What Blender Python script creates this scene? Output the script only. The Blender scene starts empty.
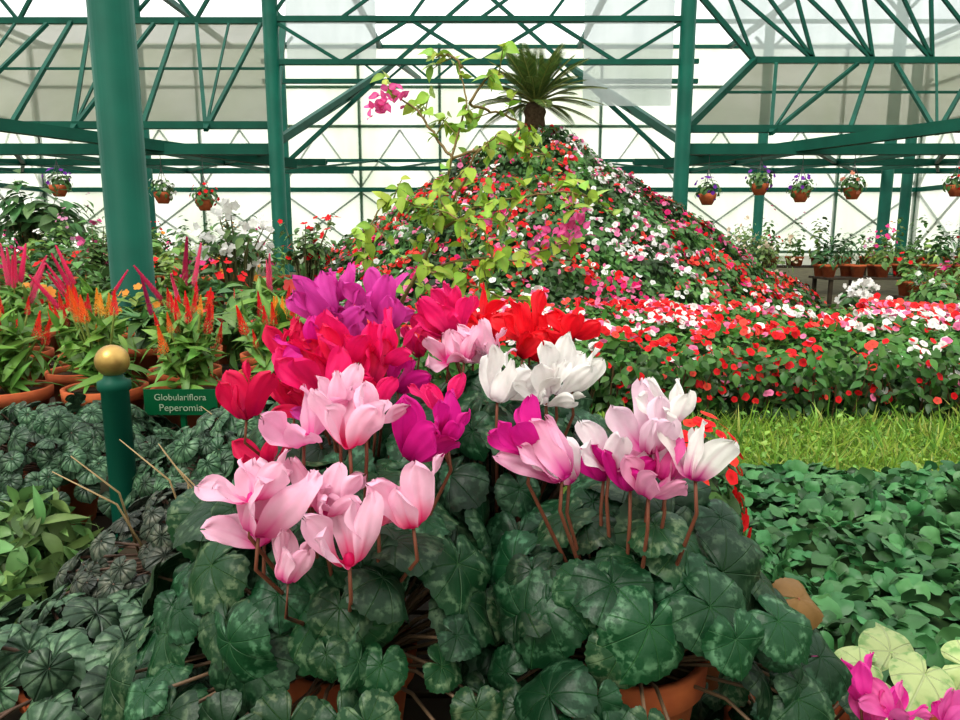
import bpy, math, random
import numpy as np
from mathutils import Vector, noise
random.seed(7); rng=np.random.default_rng(7)
R=rng.random
def U(a,b,n=None): return rng.uniform(a,b,n)

# ------------------------------------------------------------------ materials
def newmat(name):
    m=bpy.data.materials.new(name); m.use_nodes=True
    nt=m.node_tree; nt.nodes.clear()
    out=nt.nodes.new('ShaderNodeOutputMaterial')
    return m,nt,out
def N(nt,t,**k):
    n=nt.nodes.new(t)
    for a,b in k.items(): setattr(n,a,b)
    return n
def math_(nt,op,a,b=None,clamp=False):
    n=N(nt,'ShaderNodeMath',operation=op); n.use_clamp=clamp
    for i,v in enumerate((a,b)):
        if v is None: continue
        if isinstance(v,(int,float)): n.inputs[i].default_value=v
        else: nt.links.new(v,n.inputs[i])
    return n.outputs[0]
def mixc(nt,f,a,b,mode='MIX'):
    n=N(nt,'ShaderNodeMix',data_type='RGBA',blend_type=mode)
    for s,v in ((n.inputs[0],f),(n.inputs[6],a),(n.inputs[7],b)):
        if isinstance(v,(int,float)): s.default_value=v
        elif isinstance(v,tuple): s.default_value=(*v,1)
        else: nt.links.new(v,s)
    return n.outputs[2]
def finish(nt,out,col,rough,spec,transl,bump=None,metal=0):
    p=N(nt,'ShaderNodeBsdfPrincipled')
    if isinstance(col,tuple): p.inputs['Base Color'].default_value=(*col,1)
    else: nt.links.new(col,p.inputs['Base Color'])
    p.inputs['Roughness'].default_value=rough
    p.inputs['Specular IOR Level'].default_value=spec
    p.inputs['Metallic'].default_value=metal
    if bump is not None: nt.links.new(bump,p.inputs['Normal'])
    sh=p.outputs[0]
    if transl>0:
        t=N(nt,'ShaderNodeBsdfTranslucent')
        if isinstance(col,tuple): t.inputs[0].default_value=(*col,1)
        else: nt.links.new(col,t.inputs[0])
        mx=N(nt,'ShaderNodeMixShader'); mx.inputs[0].default_value=transl
        nt.links.new(sh,mx.inputs[1]); nt.links.new(t.outputs[0],mx.inputs[2]); sh=mx.outputs[0]
    nt.links.new(sh,out.inputs[0])
def tint_mat(name,rough=.5,spec=.4,transl=.2,var=.25,nscale=30.,bumpd=0):
    m,nt,out=newmat(name)
    a=N(nt,'ShaderNodeAttribute',attribute_name='tint')
    g=N(nt,'ShaderNodeNewGeometry')
    no=N(nt,'ShaderNodeTexNoise'); no.inputs['Scale'].default_value=nscale
    nt.links.new(g.outputs['Position'],no.inputs['Vector'])
    f=math_(nt,'MULTIPLY_ADD',no.outputs[0],2*var); f.node.inputs[2].default_value=1-var
    c=N(nt,'ShaderNodeVectorMath',operation='SCALE')
    nt.links.new(a.outputs['Color'],c.inputs[0]); nt.links.new(f,c.inputs['Scale'])
    finish(nt,out,c.outputs[0],rough,spec,transl,None)
    return m
def veined_leaf(name,nv,dark,silver,veincol,ring=(.45,.85),rough=.42,amount=1.,nsc=16,vw=.018,spec=.45):
    m,nt,out=newmat(name)
    a=N(nt,'ShaderNodeAttribute',attribute_name='lc')
    ti=N(nt,'ShaderNodeAttribute',attribute_name='tint')
    s=N(nt,'ShaderNodeSeparateXYZ'); nt.links.new(a.outputs['Vector'],s.inputs[0])
    x,y,r=s.outputs
    ang=math_(nt,'ABSOLUTE',math_(nt,'ARCTAN2',x,y))
    pp=math_(nt,'PINGPONG',ang,math.pi/nv)
    dist=math_(nt,'MULTIPLY',pp,r)
    vein=math_(nt,'SUBTRACT',1.,math_(nt,'DIVIDE',dist,vw),True)
    g=N(nt,'ShaderNodeNewGeometry')
    no=N(nt,'ShaderNodeTexNoise'); no.inputs['Scale'].default_value=nsc*10; no.inputs['Detail'].default_value=6
    nt.links.new(g.outputs['Position'],no.inputs['Vector'])
    n2=N(nt,'ShaderNodeTexNoise'); n2.inputs['Scale'].default_value=nsc*3.; n2.inputs['Detail'].default_value=4
    nt.links.new(g.outputs['Position'],n2.inputs['Vector'])
    mid=(ring[0]+ring[1])/2; hw=(ring[1]-ring[0])/2
    rn=math_(nt,'ADD',r,math_(nt,'MULTIPLY',math_(nt,'SUBTRACT',n2.outputs[0],.5),.7))
    rr=math_(nt,'ABSOLUTE',math_(nt,'SUBTRACT',rn,mid))
    rm=math_(nt,'SUBTRACT',1.15,math_(nt,'DIVIDE',rr,hw),True)
    nn=math_(nt,'MULTIPLY',math_(nt,'SUBTRACT',no.outputs[0],.46),8.,True)
    fac=math_(nt,'MULTIPLY',math_(nt,'MULTIPLY',rm,nn),amount)
    c=mixc(nt,fac,dark,silver)
    c=mixc(nt,math_(nt,'MULTIPLY',vein,.6),c,veincol)
    c=mixc(nt,1.,c,ti.outputs['Color'],'MULTIPLY')
    bn=N(nt,'ShaderNodeBump'); bn.inputs['Strength'].default_value=.6; bn.inputs['Distance'].default_value=.003
    hh=math_(nt,'SUBTRACT',math_(nt,'MULTIPLY',no.outputs[0],.5),math_(nt,'MULTIPLY',vein,1.))
    nt.links.new(hh,bn.inputs['Height'])
    finish(nt,out,c,rough,spec,.10,bn.outputs[0])
    return m
def noise_mat(name,c1,c2,scale=5,rough=.9,bump=.3,spec=.2,metal=0,dist=.01):
    m,nt,out=newmat(name)
    g=N(nt,'ShaderNodeNewGeometry')
    no=N(nt,'ShaderNodeTexNoise'); no.inputs['Scale'].default_value=scale; no.inputs['Detail'].default_value=6
    nt.links.new(g.outputs['Position'],no.inputs['Vector'])
    f=math_(nt,'MULTIPLY',math_(nt,'SUBTRACT',no.outputs[0],.35),3.3,True)
    c=mixc(nt,f,c1,c2)
    bn=N(nt,'ShaderNodeBump'); bn.inputs['Strength'].default_value=bump; bn.inputs['Distance'].default_value=dist
    nt.links.new(no.outputs[0],bn.inputs['Height'])
    finish(nt,out,c,rough,spec,0,bn.outputs[0],metal)
    return m
def panel_mat(name,c1,c2,transp,scale=1.5):
    m,nt,out=newmat(name)
    g=N(nt,'ShaderNodeNewGeometry')
    mp=N(nt,'ShaderNodeMapping'); mp.inputs['Scale'].default_value=(1,1,.35)
    nt.links.new(g.outputs['Position'],mp.inputs[0])
    no=N(nt,'ShaderNodeTexNoise'); no.inputs['Scale'].default_value=scale; no.inputs['Detail'].default_value=5
    nt.links.new(mp.outputs[0],no.inputs['Vector'])
    f=math_(nt,'MULTIPLY',math_(nt,'SUBTRACT',no.outputs[0],.35),3.,True)
    c=mixc(nt,f,c1,c2)
    t=N(nt,'ShaderNodeBsdfTranslucent'); nt.links.new(c,t.inputs[0])
    tr=N(nt,'ShaderNodeBsdfTransparent'); nt.links.new(c,tr.inputs[0])
    mx=N(nt,'ShaderNodeMixShader'); mx.inputs[0].default_value=transp
    nt.links.new(t.outputs[0],mx.inputs[1]); nt.links.new(tr.outputs[0],mx.inputs[2])
    nt.links.new(mx.outputs[0],out.inputs[0])
    return m

M_leaf=tint_mat('foliage',.42,.4,.25,.3,25)
M_petal=tint_mat('petal',.55,.25,.35,.12,60)
M_cpetal=tint_mat('cyclamen_petal',.5,.3,.38,.10,90)
M_stem=tint_mat('stem',.5,.3,0,.2,60)
M_terra=noise_mat('terracotta',(.52,.14,.05),(.40,.09,.04),20,.8,.15)
M_soil=noise_mat('soil',(.035,.022,.013),(.09,.06,.035),14,.95,.8,.1,0,.02)
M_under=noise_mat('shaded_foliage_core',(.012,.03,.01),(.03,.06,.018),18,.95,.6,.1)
M_steel=noise_mat('green_painted_steel',(.001,.062,.040),(.002,.085,.055),3,.5,.03,.22)
M_brass=noise_mat('aged_brass',(.55,.36,.12),(.40,.25,.08),25,.38,.1,.5,.7)
M_wood=noise_mat('dark_wood',(.03,.022,.016),(.055,.04,.025),12,.8,.3)
M_path=noise_mat('ground_earth',(.06,.05,.03),(.11,.10,.06),6,.95,.4)
M_lawnbase=noise_mat('lawn_base',(.09,.14,.02),(.15,.20,.04),20,.95,.5)
M_cyc=veined_leaf('cyclamen_leaf',9,(.005,.042,.014),(.085,.19,.105),(.04,.14,.045),(.55,.95),.40,.7,14,.016,.34)
M_pep=veined_leaf('peperomia_leaf',11,(.035,.075,.045),(.17,.25,.17),(.015,.03,.02),(.1,1.),.38,.8,8,.05,.35)
M_panel=panel_mat('polycarbonate_panel',(.99,.97,.93),(.88,.87,.81),.22,1.2)
M_panelg=panel_mat('grey_glass_panel',(.80,.84,.83),(.66,.71,.70),.35,2.5)
M_panelw=panel_mat('cream_wall_panel',(.97,.97,.86),(.74,.80,.60),.42,.8)
M_roof=panel_mat('roof_sheet',(.98,.98,.96),(.94,.94,.92),.82)
ML=[M_leaf,M_terra,M_petal,M_stem,M_soil]

# ------------------------------------------------------------------ mesh builder
class MB:
    def __init__(s): s.V=[];s.L=[];s.T=[];s.M=[];s.C=[];s.P=[];s.n=0
    def raw(s,V,F,mat=0,tint=(1,1,1),lc=None):
        V=np.asarray(V,float)
        tot=np.array([len(f) for f in F]); lp=np.concatenate([np.asarray(f) for f in F])
        s.V.append(V); s.L.append(lp+s.n); s.T.append(tot); s.M.append(np.full(len(F),mat))
        c=np.asarray(tint,float); c=np.tile(c,(len(V),1)) if c.ndim==1 else c
        s.C.append(c); s.P.append(np.zeros((len(V),3)) if lc is None else lc); s.n+=len(V)
    def inst(s,t,fr,t1,t2=None,mat=0):
        A,pos=fr; n=len(pos); k=len(t['V'])
        if n==0: return
        W=np.einsum('nij,kj->nki',A,t['V'])+pos[:,None,:]
        s.V.append(W.reshape(-1,3))
        off=(np.arange(n)*k)[:,None]
        s.L.append((t['L'][None,:]+off).ravel()+s.n); s.T.append(np.tile(t['T'],n)); s.M.append(np.full(n*len(t['T']),mat))
        t1=np.broadcast_to(np.asarray(t1,float),(n,3))
        t2=t1 if t2 is None else np.broadcast_to(np.asarray(t2,float),(n,3))
        w=t['w'][None,:,None]
        s.C.append((t1[:,None,:]*(1-w)+t2[:,None,:]*w).reshape(-1,3)); s.P.append(np.tile(t['lc'],(n,1))); s.n+=n*k
    def tube(s,pts,rad,n=6,mat=0,tint=(1,1,1),cap=True,phase=0.):
        pts=np.asarray(pts,float); m=len(pts)
        rad=np.broadcast_to(np.asarray(rad,float),(m,))
        tg=np.gradient(pts,axis=0); tg/=np.linalg.norm(tg,axis=1)[:,None]+1e-9
        ref=np.array([0,0,1.]) if abs(tg[:,2]).mean()<.8 else np.array([0,1.,0])
        a=np.cross(tg,ref); a/=np.linalg.norm(a,axis=1)[:,None]+1e-9; b=np.cross(tg,a)
        th=np.arange(n)/n*2*np.pi+phase
        V=(pts[:,None,:]+rad[:,None,None]*(np.cos(th)[None,:,None]*a[:,None,:]+np.sin(th)[None,:,None]*b[:,None,:])).reshape(-1,3)
        F=[(i*n+j,i*n+(j+1)%n,(i+1)*n+(j+1)%n,(i+1)*n+j) for i in range(m-1) for j in range(n)]
        if cap: F+= [tuple(range(n))[::-1],tuple(range((m-1)*n,m*n))]
        s.raw(V,F,mat,tint)
    def beam(s,p,q,w,mat=0): s.tube([p,q],w*.7071,4,mat,(1,1,1),True,math.pi/4)
    def lathe(s,prof,c,n=32,mat=0,tint=(1,1,1)):
        V=[];F=[]
        for r,z in prof:
            for j in range(n):
                a=j/n*2*math.pi; V.append((c[0]+r*math.cos(a),c[1]+r*math.sin(a),c[2]+z))
        for i in range(len(prof)-1):
            for j in range(n):
                F.append((i*n+j,i*n+(j+1)%n,(i+1)*n+(j+1)%n,(i+1)*n+j))
        s.raw(V,F,mat,tint)
    def box(s,a,b,mat=0,tint=(1,1,1)):
        x0,y0,z0=a;x1,y1,z1=b
        V=[(x,y,z) for z in(z0,z1) for y in(y0,y1) for x in(x0,x1)]
        s.raw(V,[(0,2,3,1),(4,5,7,6),(0,1,5,4),(2,6,7,3),(0,4,6,2),(1,3,7,5)],mat,tint)
    def quad(s,a,b,c,d,mat=0): s.raw([a,b,c,d],[(0,1,2,3)],mat)
    def build(s,name,mats,smooth=True,parent=None):
        V=np.concatenate(s.V); L=np.concatenate(s.L).astype(np.int32); T=np.concatenate(s.T).astype(np.int32)
        Mi=np.concatenate(s.M).astype(np.int32); C=np.concatenate(s.C); P=np.concatenate(s.P)
        c=np.array([(V[:,0].min()+V[:,0].max())/2,(V[:,1].min()+V[:,1].max())/2,V[:,2].min()]); V=V-c
        me=bpy.data.meshes.new(name); me.vertices.add(len(V)); me.vertices.foreach_set('co',V.astype(np.float32).ravel())
        me.loops.add(len(L)); me.loops.foreach_set('vertex_index',L)
        me.polygons.add(len(T)); st=np.concatenate([[0],np.cumsum(T)[:-1]]).astype(np.int32)
        me.polygons.foreach_set('loop_start',st)
        me.polygons.foreach_set('material_index',Mi)
        me.polygons.foreach_set('use_smooth',np.full(len(T),smooth))
        for m in mats: me.materials.append(m)
        me.update(calc_edges=True)
        a=me.attributes.new('tint','FLOAT_COLOR','POINT')
        a.data.foreach_set('color',np.concatenate([C,np.ones((len(C),1))],1).astype(np.float32).ravel())
        a=me.attributes.new('lc','FLOAT_VECTOR','POINT'); a.data.foreach_set('vector',P.astype(np.float32).ravel())
        o=bpy.data.objects.new(name,me); bpy.context.scene.collection.objects.link(o); o.location=c
        return o
def norm(a): return a/(np.linalg.norm(a,axis=-1,keepdims=True)+1e-9)
def frames(pos,nrm,head,sc):
    pos=np.asarray(pos,float); n=len(pos)
    z=norm(np.broadcast_to(np.asarray(nrm,float),(n,3))); h=np.broadcast_to(np.asarray(head,float),(n,3))
    y=norm(h-(h*z).sum(1)[:,None]*z); x=np.cross(y,z)
    A=np.stack([x,y,z],axis=2)*np.broadcast_to(np.asarray(sc,float),(n,))[:,None,None]
    return A,pos
def rdir(n,up=0.):
    v=rng.normal(size=(n,3)); v=norm(v); v[:,2]+=up; return norm(v)
def tpl(V,F,w=None,lc=None):
    V=np.asarray(V,float)
    return dict(V=V,L=np.concatenate([np.asarray(f) for f in F]),T=np.array([len(f) for f in F]),
        w=np.zeros(len(V)) if w is None else np.asarray(w,float),lc=V.copy() if lc is None else np.asarray(lc,float))
def leaf_tpl(w=.28,nl=4,fold=.25,droop=.25,pw=.8):
    V=[];W=[];F=[]
    for i in range(nl+1):
        t=i/nl; hw=w*math.sin(math.pi*min(1,max(0.03,t)**pw)) if t<1 else .0
        for s in(-1,0,1):
            V.append((s*hw,t,-droop*t*t+fold*abs(s)*hw)); W.append(.5 if s==0 else 0)
    for i in range(nl):
        for k in(0,1):
            a=i*3+k; F.append((a,a+1,a+4,a+3))
    return tpl(V,F,W)
def cordate(nr=6,na=40,cup=.25,wave=.06,crimp=0,nv=11,point=1.,seed=0,lobes=.0,tooth=.022):
    kp=[0,.06,.15,.3,.5,.7,.85,.94,1]; rp=[1.0*point,.95,.90,.86,.84,.80,.74,.56,.16]
    ph=random.random()*6.28; ph2=random.random()*6.28
    V=[(0,0,0)];lc=[(0,0.001,0)];F=[]
    for i in range(1,nr+1):
        f=(i/nr)
        for j in range(na+1):
            th=(j/na*2-1)*math.pi*.985
            r=np.interp(abs(th)/math.pi,kp,rp)
            r*=1+(tooth*math.sin(26*th)+lobes*math.cos(nv*th))*f
            rr=r*f
            z=-cup*rr*rr+wave*math.sin(3*th+ph)*rr*rr+wave*.6*math.sin(5*th+ph2)*rr*rr+.10*f*(1-f)*2
            z+=crimp*abs(math.sin(nv*th/2))*f**.7*(1-.4*f)
            V.append((rr*math.sin(th),rr*math.cos(th),z)); lc.append((rr*math.sin(th),rr*math.cos(th),f))
    for j in range(na): F.append((0,1+j+1,1+j))
    for i in range(nr-1):
        for j in range(na):
            a=1+i*(na+1)+j; b=a+na+1; F.append((a,a+1,b+1,b))
    return tpl(V,F,None,lc)
def disc_flower(n=20,cup=.2,k=5):
    V=[(0,0,0)];W=[1.]
    for ring in(.45,1.):
        for j in range(n):
            a=j/n*2*math.pi; r=ring*(.72+.28*abs(math.cos(k/2*a))**.6 if ring==1 else 1)
            V.append((r*math.cos(a),r*math.sin(a),cup*r*r*(1 if ring<1 else .6))); W.append(.15 if ring<1 else 0)
    F=[(0,1+j,1+(j+1)%n) for j in range(n)]+[(1+j,1+n+j,1+n+(j+1)%n,1+(j+1)%n) for j in range(n)]
    return tpl(V,F,W)
def cyc_flower(seed,amin=-.05,amax=.55,wide=.235):
    # nodding bloom: five reflexed, twisted, slightly ruffled petals sweeping up from a dark throat
    r_=random.Random(seed); V=[];F=[];W=[];LC=[]
    nt_,ns=15,11
    ph0=r_.random()*6.28
    for p in range(5):
        phi=ph0+p*2*math.pi/5+r_.uniform(-.25,.25)
        ae=r_.uniform(amin,amax); tw=r_.uniform(.5,1.7); lenp=r_.uniform(.80,1.12); wv=r_.random()*6
        bend=r_.uniform(-.5,.7); wd=wide*r_.uniform(.82,1.18); lean=r_.uniform(-.1,.6)
        rad=np.array([math.cos(phi),math.sin(phi),0]); tan=np.array([-math.sin(phi),math.cos(phi),0]); up=np.array([0,0,1.])
        rho,z=.075,0.; base=len(V); side=0.
        for i in range(nt_):
            t=i/(nt_-1)
            al=ae+(2.2-ae)*math.exp(-t*11)+bend*t*t
            if i: rho+=math.sin(al)*lenp/(nt_-1); z+=math.cos(al)*lenp/(nt_-1); side+=lean*t*lenp/(nt_-1)
            hw=wd*math.sin(math.pi*min(1,t*.58+.10))
            if t>.66: hw*=math.sqrt(max(0.0,1-((t-.66)/.342)**2.4))
            nrm=rad*math.cos(al)-up*math.sin(al); psi=tw*t
            lat=tan*math.cos(psi)+nrm*math.sin(psi); nn=nrm*math.cos(psi)-tan*math.sin(psi)
            for j in range(ns):
                s=j/(ns-1)*2-1
                q=rad*rho+up*z+tan*side+lat*s*hw+nn*(.22*(s*s)*hw*(1-2.2*t)+.065*math.sin(t*9+s*2.5+wv)*abs(s)*t+.022*math.cos(s*9+wv)*t)
                q=q+(rad*math.sin(al)+up*math.cos(al))*(.045*math.sin(s*7+wv)*t**3)
                V.append(tuple(q)); W.append(min(1,max(0,1.25-t*2.6-.25*abs(s))+.25*(abs(s)<.12)*(1-t))); LC.append((s,t,p))
        for i in range(nt_-1):
            for j in range(ns-1):
                a=base+i*ns+j; F.append((a,a+1,a+ns+1,a+ns))
    base=len(V); n=14; prof=[(.0,.10),(.06,.06),(.08,-.03),(.105,-.02),(.10,.05),(.06,.14),(.0,.17)]
    for r,z in prof:
        for j in range(n):
            a=j/n*6.2832; V.append((r*math.cos(a),r*math.sin(a),z)); W.append(1.); LC.append((0,0,0))
    for i in range(len(prof)-1):
        for j in range(n): F.append((base+i*n+j,base+i*n+(j+1)%n,base+(i+1)*n+(j+1)%n,base+(i+1)*n+j))
    return tpl(V,F,W,LC)

T_small=leaf_tpl(.33,2,.2,.25)
T_leaf=leaf_tpl(.30,4,.25,.3)
T_ovate=leaf_tpl(.36,5,.22,.28,.7)
T_lance=leaf_tpl(.13,5,.25,.45)
T_spoon=leaf_tpl(.22,7,.35,.4,1.1)
T_needle=leaf_tpl(.05,3,.2,.2)
T_imp=disc_flower(15,.15)
T_fl=disc_flower(20,.3)
T_gc=[cordate(3,18,.3,.12,.0,7,1.05) for _ in range(3)]
T_cyc=[cordate(8,60,.16+.34*i/7,.14,.018,9,1.06,tooth=.03) for i in range(8)]
T_pep=[cordate(5,44,.3,.05,.07,11,1.08) for i in range(3)]
T_cf=[cyc_flower(i) for i in range(12)]+[cyc_flower(20+i,.2,.95,.26) for i in range(5)]
T_grass=tpl([(-.05,0,0),(.05,0,0),(.03,.5,.0),(-.03,.5,0),(0,1,-.18)],[(0,1,2,3),(3,2,4)],[0,0,.5,.5,1])

def greens(n,base,var=.35,yel=.2):
    b=np.array(base)[None,:]*(1+U(-var,var,n))[:,None]
    b[:,0]*=1+U(-yel,yel*1.5,n); return np.clip(b,0,1)
def pick(n,pal,p):
    pal=np.array(pal); i=rng.choice(len(pal),n,p=np.array(p)/sum(p)); return pal[i]*(1+U(-.12,.12,n))[:,None]
RED=(.80,.012,.02); SALM=(.86,.09,.06); WHT=(.88,.86,.84); PNK=(.85,.22,.42); HOT=(.80,.02,.20); MAG=(.55,.01,.30)

def pot_profile(r,h): return [(0,0),(r*.68,0),(r*.90,h*.80),(r*.92,h*.80),(r*1.0,h*.81),(r*1.02,h*.99),(r*.98,h),(r*.90,h*.99),(r*.88,h*.90),(0,h*.90)]
def add_pot(mb,c,r,h,mat=1,soil=4):
    P=pot_profile(r,h); mb.lathe(P[:-1],c,28,mat); mb.lathe([(r*.89,h*.9),(0,h*.92)],c,28,soil)

# ------------------------------------------------------------------ ground
g=MB(); g.quad((-22,-4,0),(22,-4,0),(22,34,0),(-22,34,0)); g.build('floor',[M_path],False)

# ------------------------------------------------------------------ potted cyclamens
def cyclamen(base,pr,ph,R_,Hd,nleaf,flowers,lz,name='potted_cyclamen',ls=(.032,.053),squash=1.,fsc=.94,drop=None,dried=None):
    mb=MB(); add_pot(mb,base,pr,ph,1,2)
    soil=np.array([base[0],base[1],base[2]+ph*.9])
    i=np.arange(nleaf); f=np.sqrt((i+.5)/nleaf)*1.0; th=i*2.39996+U(-.3,.3,nleaf)
    rad=np.stack([np.cos(th),np.sin(th)*squash,np.zeros(nleaf)],1)
    pos=np.array([base[0],base[1],lz])+rad*(R_*f)[:,None]+np.stack([U(-.015,.015,nleaf),U(-.015,.015,nleaf),Hd*(1-f**2.6)+U(-.045,.022,nleaf)],1)
    if drop is not None:
        k=~drop(pos); pos=pos[k]; rad=rad[k]; f=f[k]; nleaf=len(pos)
    nr=rad*(.20+.85*f**2)[:,None]+np.array([0,-.25,.70])+rng.normal(size=(nleaf,3))*.27
    head=rad+rng.normal(size=(nleaf,3))*.6+np.array([0,0,-.5])
    sc=U(*ls,nleaf)*np.where(R(nleaf)<.25,.65,1); kk=rng.integers(0,len(T_cyc),nleaf)
    tint=np.ones((nleaf,3))*U(.5,1.45,nleaf)[:,None]; tint[:,0]*=U(.8,1.8,nleaf)
    A,p=frames(pos,nr,head,sc)
    for k in range(len(T_cyc)):
        m=kk==k; mb.inst(T_cyc[k],(A[m],p[m]),tint[m],None,0)
    for q,d in zip(pos,rad):
        s0=soil+d*pr*.25; mid=(s0+q)/2+np.array([0,0,.02])+d*.01
        mb.tube([s0,mid,q-np.array([0,0,.003])],[.0022,.002,.0016],5,3,(.16,.10,.06))
    if dried is not None:
        q=np.array([dried]); mb.inst(T_cyc[7],frames(q,np.array([[.25,-.6,.8]]),np.array([[.95,.1,-.2]]),np.array([.034])),(.16,.085,.025),None,3)
        mb.tube([soil,(soil+q[0])/2+[0,0,.02],q[0]],.002,5,3,(.25,.08,.05))
    for (x,y,z,s,c1,c2) in flowers:
        k=random.randrange(len(T_cf)); s*=fsc
        c=np.array([x,y,z]); off=c-soil; off[2]=0
        ax=norm(np.array([off[0]*2.0+random.gauss(0,.35),-.05+random.gauss(0,.28),1.]))
        bpos=c-ax*s*.5
        A,p=frames(bpos[None],ax[None],rdir(1),np.array([s]))
        j=1+random.uniform(-.08,.08)
        mb.inst(T_cf[k],(A,p),np.array(c1)[None]*j,np.array(c2)[None]*j,4)
        d=norm(off+1e-6); s0=soil+d*pr*.3
        m1=s0*.5+bpos*.5+d*.012; m1[2]+=.01; m2=bpos-np.array([0,0,.03])+d*.006
        pts=[s0,s0*.7+m1*.3+np.array([0,0,.01]),m1,m1*.5+m2*.5,m2,bpos+ax*.004]
        mb.tube(pts,[.0026,.0023,.0021,.0019,.0017,.0016],7,3,(.18,.06,.035))
    mb.build(name,[M_cyc,M_terra,M_soil,M_stem,M_cpetal])
PP=(.91,.55,.71); PPb=(.78,.05,.32); WW=(.90,.87,.86); HP=(.86,.02,.20); HPb=(.50,.0,.10); PU=(.66,.06,.40); PUb=(.45,.01,.24); CR=(.74,.01,.10); RD=(.88,.012,.03); RDb=(.55,0,.02); MG=(.66,.015,.30);MGb=(.38,0,.16)
A_=[(-.178,.58,.735,.075,PP,PPb),(-.108,.55,.713,.058,PP,HP),(-.064,.58,.735,.062,PP,HP),(-.172,.64,.788,.062,(.88,.42,.63),PPb),(-.118,.62,.790,.058,PP,HP),
    (-.200,.60,.708,.058,PP,PPb),(-.155,.56,.688,.045,PP,PPb),(-.052,.66,.767,.066,MG,MGb),(-.028,.66,.776,.045,MG,MGb),(-.135,.66,.805,.048,PP,PPb),(-.146,.61,.738,.052,PP,HP),(-.080,.60,.720,.045,PP,HP),(-.195,.58,.752,.048,PP,PPb),(-.125,.58,.735,.045,PP,PPb),(-.095,.64,.80,.045,PP,HP)]
cyclamen((-.145,.72,.36),.075,.15,.225,.195,150,A_,.50)
WM=(.88,.80,.84)
B_=[(.058,.62,.760,.062,(.86,.45,.64),MG),(.036,.63,.777,.050,MG,MGb),(.124,.64,.763,.056,WM,MG),(.150,.62,.785,.060,(.88,.66,.78),MG),(.190,.60,.767,.054,WW,MG),
    (.150,.60,.748,.050,(.85,.38,.58),MG),(.112,.66,.742,.048,MG,MGb),(.172,.64,.798,.048,WW,MG),(.072,.64,.742,.045,WM,MG),(.132,.63,.742,.045,MG,MGb),(.168,.62,.755,.045,(.80,.15,.42),MG)]
cyclamen((.155,.70,.36),.082,.165,.190,.178,140,B_,.50,drop=lambda P:(abs(P[:,0]-.205)<.034)&(P[:,1]<.61)&(P[:,2]<.585),dried=(.325,.68,.585))
C_=[(.028,.78,.797,.062,WW,WM),(.060,.79,.790,.054,WW,WM),(.096,.78,.805,.066,WW,WM),(.115,.80,.797,.05,WW,WM),(.082,.77,.782,.045,WW,WM),(-.046,.76,.785,.045,HP,HPb)]
cyclamen((.02,.90,.36),.07,.15,.19,.21,95,C_,.55)
D_=[(-.220,.95,.868,.070,PU,PUb),(-.182,.96,.845,.068,PU,PUb),(-.140,.98,.874,.066,PU,PUb),(-.172,.95,.825,.058,PU,PUb),(-.20,1.0,.885,.05,PU,PUb),(-.125,.97,.85,.05,PU,PUb),
    (-.107,.85,.828,.068,HP,HPb),(-.130,.86,.80,.058,HP,HPb),(-.161,.85,.825,.064,HP,HPb),(-.19,.86,.815,.058,CR,HPb),(-.253,.95,.812,.060,CR,HPb),(-.235,.93,.78,.058,HP,HPb),
    (-.204,.85,.79,.062,HP,HPb),(-.278,.82,.769,.062,CR,HPb),(-.245,.9,.757,.052,CR,HPb),(-.150,.8,.782,.060,HP,HPb),(-.22,.88,.83,.05,MG,MGb),(-.12,.82,.772,.052,HP,HPb),(-.262,.84,.70,.045,CR,HPb),(-.18,.84,.750,.052,PU,PUb),(-.09,.88,.78,.05,MG,MGb),(-.215,.86,.755,.05,CR,HPb),(-.16,.88,.785,.055,HP,HPb)]
cyclamen((-.17,1.0,.36),.075,.15,.21,.18,85,D_,.56,fsc=1.)
E_=[(-.069,1.0,.835,.058,HP,HPb),(-.04,1.05,.840,.058,HP,HPb),(-.01,1.1,.845,.055,RD,RDb),(.02,1.1,.82,.055,RD,RDb),(-.045,.95,.806,.05,PP,PPb),(-.02,.94,.812,.05,PP,PPb),(.004,.95,.817,.05,PP,WM),(-.01,.97,.80,.045,PP,WM),(.020,.95,.803,.045,PP,PPb),
    (.056,1.0,.834,.064,RD,RDb),(.085,1.0,.80,.05,RD,RDb),(.112,1.0,.832,.06,RD,RDb),(.07,.98,.805,.05,RD,RDb),(.138,1.02,.83,.048,RD,RDb),(-.05,1.12,.85,.05,HP,HPb),(-.09,1.02,.80,.05,HP,HPb)]
cyclamen((.06,1.14,.36),.075,.15,.19,.18,60,E_,.54,fsc=1.)
F_=[(.274,.76,.555,.048,MG,MGb),(.288,.77,.535,.04,MG,MGb),(.364,.75,.484,.048,MG,MGb),(.380,.76,.46,.04,MG,MGb),(.43,.75,.450,.05,(.80,.05,.40),MG),(.46,.72,.445,.045,(.80,.15,.45),MG),(.445,.74,.42,.045,(.80,.10,.42),MG),(.53,.72,.43,.045,(.80,.15,.48),MG),(.41,.78,.43,.04,MG,MGb),(.50,.76,.405,.045,(.80,.05,.40),MG),(.55,.74,.41,.04,MG,MGb)]
cyclamen((.42,.86,0),.09,.32,.14,.05,34,F_,.31,ls=(.028,.042))

# plant stand (slatted)
s=MB()
for i in range(9): s.box((-.68,.44+i*.104,.335),(.255,.44+i*.104+.09,.36))
for x in(-.64,.20):
    s.box((x,.44,.29),(x+.04,1.36,.335))
    for y in(.46,1.30): s.box((x,y,0),(x+.04,y+.04,.29))
s.build('plant_stand',[M_wood],False)

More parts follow.
